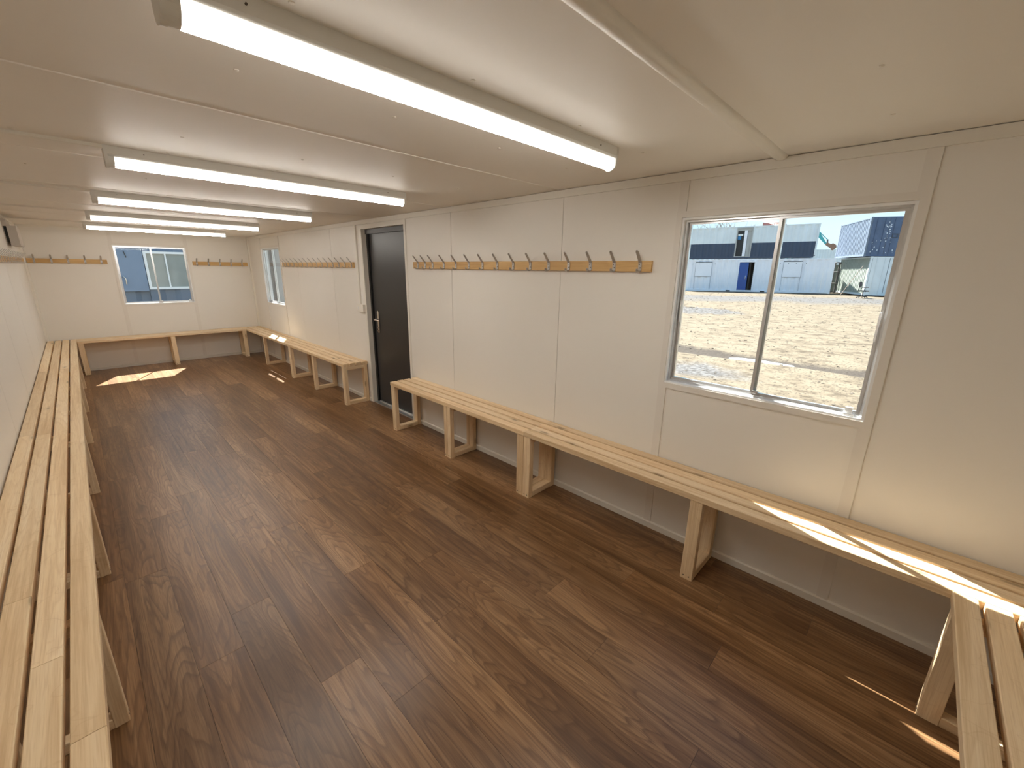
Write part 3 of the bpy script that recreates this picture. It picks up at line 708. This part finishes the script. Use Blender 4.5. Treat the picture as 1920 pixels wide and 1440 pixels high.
for s_ in (10.0, 3.32): boxes('lifting_eye', [(X(s_) - .10, X(s_) + .10, .1, .16, HC - .06, HC + .03), (X(s_) - .05, X(s_) + .05, .1, .16, HC + .03, HC + .075)], M_WCON, lo, True)
# roof corrugation seen edge-on
prof = []; x = X(11.9); k = 0
while x < X(1.0):
    prof += [(x, HC - .03), (x + .05, HC + .035), (x + .20, HC + .035), (x + .25, HC - .03)]; x += .42
prof += [(prof[-1][0], HC - .06), (prof[0][0], HC - .06)]
prism('roof_corrugation', prof, .10, 2.3, M_WCON, lo, True, 'y')
# upper container details
XU = lambda s: LEN + 1.55 - s
for a, b_ in ((.12, XU(7.75)), (XU(6.62), LEN - .12)): corrugated('navy_band', a, b_, .17, 1.35, .02, .06, .56, .10, M_NAVY, up)
box('navy_rail', .0, LEN - .02, -.004, .012, .0, .17, M_NAVY, up, True)
ring('door_frame', XU(7.85), XU(6.52), .12, 2.72, .10, -.03, .08, M_GREY2, up, wb=.07)
box('glazed_door', XU(7.75), XU(7.20), .10, .14, .2, 2.46, M_DARKIN, up, True)
box('door_edge', XU(7.20), XU(6.96), .02, .10, .2, 2.46, M_WCON, up, True)
box('side_reveal', XU(6.94), XU(6.62), .10, .14, .2, 2.6, M_GREY2, up, True)
box('head_panel', XU(7.75), XU(6.64), .03, .10, 2.42, 2.62, M_GREY2, up, True)
box('white_notice', XU(7.71), XU(7.31), .085, .10, 2.0, 2.14, M_FRAMEW, up, True); box('blue_notice', XU(7.71), XU(7.45), .085, .10, 1.66, 1.98, M_SIGNB, up, True)
# red container roof edge showing above, on the stack behind
for k, (lab, mt) in enumerate((('white container at the foot of the hidden three-high stack', M_WCON2), ('middle container of the hidden three-high stack behind the offices', M_GREYC), ('dull red container whose roof just shows above the white upper container', M_RED))):
    container(lab, (66.0, 15.3, .035 + 2.72 * k), .14, 6.06, 2.70, (mt, mt), None)
# --- the pale and navy stack to the right
K1 = Vector((43.70, 3.97)); sd = Vector((.909, .417)); rot_s = math.atan2(-sd.y, -sd.x)   # side runs away from its near corner
LS = 6.06
def end_doors(t, length, height, md, m_in):
    """door end at local x = length, outer face towards +x"""
    D = 2.44; x_ = length
    for a, b_ in ((.12, 1.215), (1.225, D - .12)): box('end_door', x_ - .06, x_ - .015, a, b_, .16, height - .12, md, t, True)
    box('end_sill', x_ - .08, x_ + .0, .12, D - .12, .02, .16, m_in, t, True); box('end_header', x_ - .08, x_, .12, D - .12, height - .12, height, m_in, t, True)
    for y_ in (.42, .92, 1.52, 2.02):
        tube('locking_bar', [(x_ + .01, y_, .10), (x_ + .01, y_, height - .08)], .017, md, t, True, 8)
    boxes('door_seal', [(x_ - .02, x_ - .012, 1.205, 1.235, .16, height - .12), (x_ - .02, x_ - .012, .115, .14, .16, height - .12)], M_LINE, t, True)
# local +x points towards the camera side corner, local y into the body
cl = container('pale container on the ground at right, its ribbed side in sun', (K1.x + sd.x * LS, K1.y + sd.y * LS, .10), rot_s, LS, 2.94, (simple('pale_green_paint', (.30, .33, .29), .5, 0, .06, 1.0), M_WCON2), None)
end_doors(cl, LS, 2.94, M_WCON2, M_WCON2)
K2 = Vector((43.68, 4.47))
cn = container('navy container stacked on the pale one, with scuffed doors', (K2.x + sd.x * LS, K2.y + sd.y * LS, 3.052), rot_s, LS, 2.86, (M_GREYC, M_GREYC), None)
end_doors(cn, LS, 2.86, M_NAVYE, M_NAVYE)
ring_y = 1.55
boxes('label_plate', [(LS + .03, LS + .04, 1.50, 1.86, 1.35, 1.40), (LS + .03, LS + .04, 1.50, 1.86, 1.60, 1.65), (LS + .03, LS + .04, 1.50, 1.55, 1.40, 1.60), (LS + .03, LS + .04, 1.81, 1.86, 1.40, 1.60)], M_LINE, cn, True)
M_SCUFF = simple('white_scuff', (.75, .8, .85), .8)
geos = []
for _ in range(44):
    if _ < 24: a, z_ = 1.24 + random.gauss(0, .10), random.uniform(1.25, 2.55)
    else: a, z_ = random.uniform(.25, 2.1), random.uniform(.2, 1.4)
    r_ = random.uniform(.012, .034); n = random.choice((4, 5, 6)); ph = random.uniform(0, 3)
    pp = [(a + r_ * (.6 + random.random()) * math.cos(ph + 2 * PI * q / n), z_ + 1.5 * r_ * (.6 + random.random()) * math.sin(ph + 2 * PI * q / n)) for q in range(n)]
    Vq = [(LS - .0155, *p) for p in pp] + [(LS - .011, *p) for p in pp]
    geos.append((Vq, [tuple(range(n)), tuple(range(2 * n - 1, n - 1, -1))] + [(k, (k + 1) % n, n + (k + 1) % n, n + k) for k in range(n)]))
merge('paint_scuffs', geos, M_SCUFF, cn, True)['kind'] = 'stuff'
# leaning pole, rubble gap, office chair
t = thing('leaning_pole', 'thin timber pole leaning against the pale ribbed container', 'pole', (44.3, 5.2, .1))
tube('pole_shaft', [(43.55, 5.35, .06), (43.9, 4.35, 2.35)], .022, simple('pole_timber', (.30, .24, .20), .8), t)
t = thing('steel_racking', 'dark upright steel posts in the gap between containers', 'racking', (49.5, 6.75, .05))
for i, (dx, dy) in enumerate(((0, -.25), (.3, .1), (.6, .35), (.0, .5))): tube('post', [(49 + dx, 6.75 + dy, .03), (49 + dx, 6.75 + dy, 2.75)], .07, M_STEEL, t, n=8)
for z_ in (.9, 1.9, 2.7): tube('cross_bar', [(48.95, 6.4, z_), (49.1, 7.35, z_)], .05, M_STEEL, t, n=8)
t = container('dark green container at the back of the gap between stacks', (50.5, 9.2, .05), -PI / 2 + .12, 6.06, 2.5, (M_GREEN, M_GREEN), None)
cx, cy = 39.86, 3.66; cz = gz(cx, cy)
t = thing('office_chair', 'black swivel office chair standing alone outside by pale container', 'chair', (cx, cy, cz), -.25)
tube('gas_lift', [(0, 0, .10), (0, 0, .46)], .03, M_CHAIR, t, True)
for k in range(5):
    a = 2 * PI * k / 5 + .3
    bs = merge('star_base', [tube_geo([(0, 0, .13), (.30 * math.cos(a), .30 * math.sin(a), .085)], [.03, .02], 8)], M_CHAIR, t, True)
    tube('castor', [(.30 * math.cos(a) - .02 * math.sin(a), .30 * math.sin(a) + .02 * math.cos(a), .035), (.30 * math.cos(a) + .02 * math.sin(a), .30 * math.sin(a) - .02 * math.cos(a), .035)], .035, M_CHAIR, t, True)
prof = [(-.25, .46), (.22, .46), (.27, .49), (.26, .53), (.20, .545), (-.22, .545), (-.27, .52)]
prism('seat', [(p[0], p[1]) for p in prof], -.24, .24, M_CHAIR, t, True, 'x')
prism('backrest', [(.20, .78), (.235, .78), (.27, 1.10), (.235, 1.12), (.21, .95)], -.21, .21, M_CHAIRB, t, True, 'x')
tube('back_stem', [(0, .10, .47), (0, .26, .50), (0, .29, .62), (0, .25, .85)], .025, M_CHAIR, t, True)
for s in (-1, 1):
    tube('armrest', [(s * .25, .05, .49), (s * .30, .05, .52), (s * .30, .03, .72), (s * .30, .10, .735), (s * .30, -.18, .735)], .02, M_CHAIR, t, True)
# far stack beyond, excavator, tree
container('distant pale container in the gap, upper of two, behind excavator bucket', (69.0, 14.8, 2.26), -PI / 2, 12.19, 2.55, (M_WCON2, M_WCON2), 'distant pale containers')
container('distant pale container in the gap, lower of two, mostly hidden', (69.0, 14.8, .035), -PI / 2, 12.19, 2.2, (M_WCON2, M_WCON2), 'distant pale containers')
t = thing('excavator', 'teal excavator arm with brown bucket reaching over the containers', 'excavator', (60, 14, .035))
def slab(name, pts, w_, m_, par, x=60.0):
    return prism(name, pts, x - w_ / 2, x + w_ / 2, m_, par)
slab('track', [(12.6, .035), (15.6, .035), (16.0, .5), (15.6, .95), (12.6, .95), (12.2, .5)], 2.6, M_STEEL, t)
slab('cab_body', [(12.6, .95), (15.9, .95), (15.9, 2.2), (14.2, 2.3), (14.0, 3.1), (12.9, 3.1), (12.6, 2.0)], 2.3, M_TEAL, t)
def link_bar(pts, x_, w_):
    geos = []
    for (y0, z0, r0), (y1, z1, r1) in zip(pts, pts[1:]):
        dv = Vector((y1 - y0, z1 - z0)).normalized(); nn = Vector((-dv.y, dv.x))
        q = [(y0 + nn.x * r0, z0 + nn.y * r0), (y1 + nn.x * r1, z1 + nn.y * r1), (y1 - nn.x * r1, z1 - nn.y * r1), (y0 - nn.x * r0, z0 - nn.y * r0)]
        geos.append(([(x_ - w_ / 2, *p) for p in q] + [(x_ + w_ / 2, *p) for p in q], [(0, 1, 2, 3), (7, 6, 5, 4), (0, 4, 5, 1), (1, 5, 6, 2), (2, 6, 7, 3), (3, 7, 4, 0)]))
    return geos
merge('boom', link_bar([(13.2, 1.9, .22), (12.1, 5.6, .30), (10.9, 6.75, .16)], 60, .36), M_TEAL, t)
merge('stick', link_bar([(10.95, 6.95, .18), (10.25, 5.85, .17), (9.45, 4.88, .07)], 60, .28), M_TEAL, t)
merge('link_rod', link_bar([(10.42, 6.35, .035), (9.45, 5.42, .035)], 60, .12), M_TEAL, t)
merge('link_arm', link_bar([(9.45, 5.44, .07), (9.40, 4.95, .07)], 60, .14), M_STEEL, t)
slab('bucket', [(9.58, 4.92), (9.30, 5.08), (9.05, 4.92), (8.82, 5.00), (8.62, 4.86), (8.56, 4.62), (8.72, 4.42), (8.86, 4.28), (9.0, 4.5), (9.35, 4.72)], .9, M_RUST, t)
# bare tree
def branch(p, d_, r, ln, depth, geos):
    pts = [p]; q = p; dd = d_
    for _ in range(3):
        dd = (dd + Vector((random.uniform(-.12, .12), random.uniform(-.12, .12), random.uniform(-.02, .08)))).normalized(); q = q + dd * ln / 3; pts.append(q)
    geos.append(tube_geo(pts, [r, r * .85, r * .72, r * .6], 5))
    if depth:
        for _ in range(3):
            a = random.uniform(0, 2 * PI); nd = (dd + .75 * Vector((math.cos(a), math.sin(a), .25))).normalized()
            branch(pts[random.choice((1, 2, 3))], nd, r * .55, ln * .68, depth - 1, geos)
geos = []; tb = Vector((65, 22.5, .035)); branch(tb, Vector((0, 0, 1)), .17, 3.9, 5, geos)
for k in range(4): branch(tb + Vector((0, (k - 1.5) * .15, 1.6 + k * .5)), Vector((.1, (k - 1.5) * .35, 1)).normalized(), .10, 3.2, 4, geos)
t = thing('bare_tree', 'bare leafless tree tops showing above the white upper container', 'tree', tb)
merge('branches', geos, M_BARK, t)
# --- the container seen through the far end window
FY = 14.5
t = container('blue grey cabin container with white window, opposite the far window', (-3.2, FY, -.10), 0, 6.30, 2.62, (M_GREYC, M_GREYC), None, holes=[(1.75 + 3.2, 2.66 + 3.2, 1.11, 2.04)], pitch=.62)
ox, oz = 3.2, .10
wf = ring('window_frame', 1.75 + ox, 2.66 + ox, 1.01 + oz, 1.94 + oz, .055, -.02, .06, M_FRAMEW, t)
box('mullion', 2.165 + ox, 2.195 + ox, -.015, .04, 1.06 + oz, 1.89 + oz, M_FRAMEW, t, True)
box('pane', 1.80 + ox, 2.165 + ox, .03, .04, 1.06 + oz, 1.89 + oz, M_GLASSD, t, True); box('pane', 2.195 + ox, 2.61 + ox, .02, .03, 1.06 + oz, 1.89 + oz, M_GLASSD, t, True)
sh = box('open_shutter', .80 + ox, 1.735 + ox, -.05, -.015, .97 + oz, 1.965 + oz, simple('shutter_paint', (.20, .265, .37), .45, 0, .08, 3), t, True)
tube('shutter_handle', [(1.28 + ox, -.09, 1.30 + oz), (1.30 + ox, -.11, 1.33 + oz), (1.33 + ox, -.11, 1.28 + oz), (1.33 + ox, -.09, 1.14 + oz)], .012, M_CHROME, t, True)
tube('shutter_handle', [(1.40 + ox, -.06, 1.92 + oz), (1.40 + ox, -.08, 1.90 + oz), (1.42 + ox, -.08, 1.80 + oz), (1.42 + ox, -.06, 1.78 + oz)], .010, M_STEEL, t, True)
container('grey ribbed container seen through the narrow-looking right window', (3.45, 13.9, -.12), 0, 1.25, 2.6, (simple('ribbed_grey_paint', (.20, .195, .19), .6), M_GREY2), None, pitch=.14)
container('blue container behind the grey one, seen through the right window', (4.0, 17.4, -.12), 0, 6.06, 2.6, (M_GREYC, M_GREYC), None, pitch=.9)
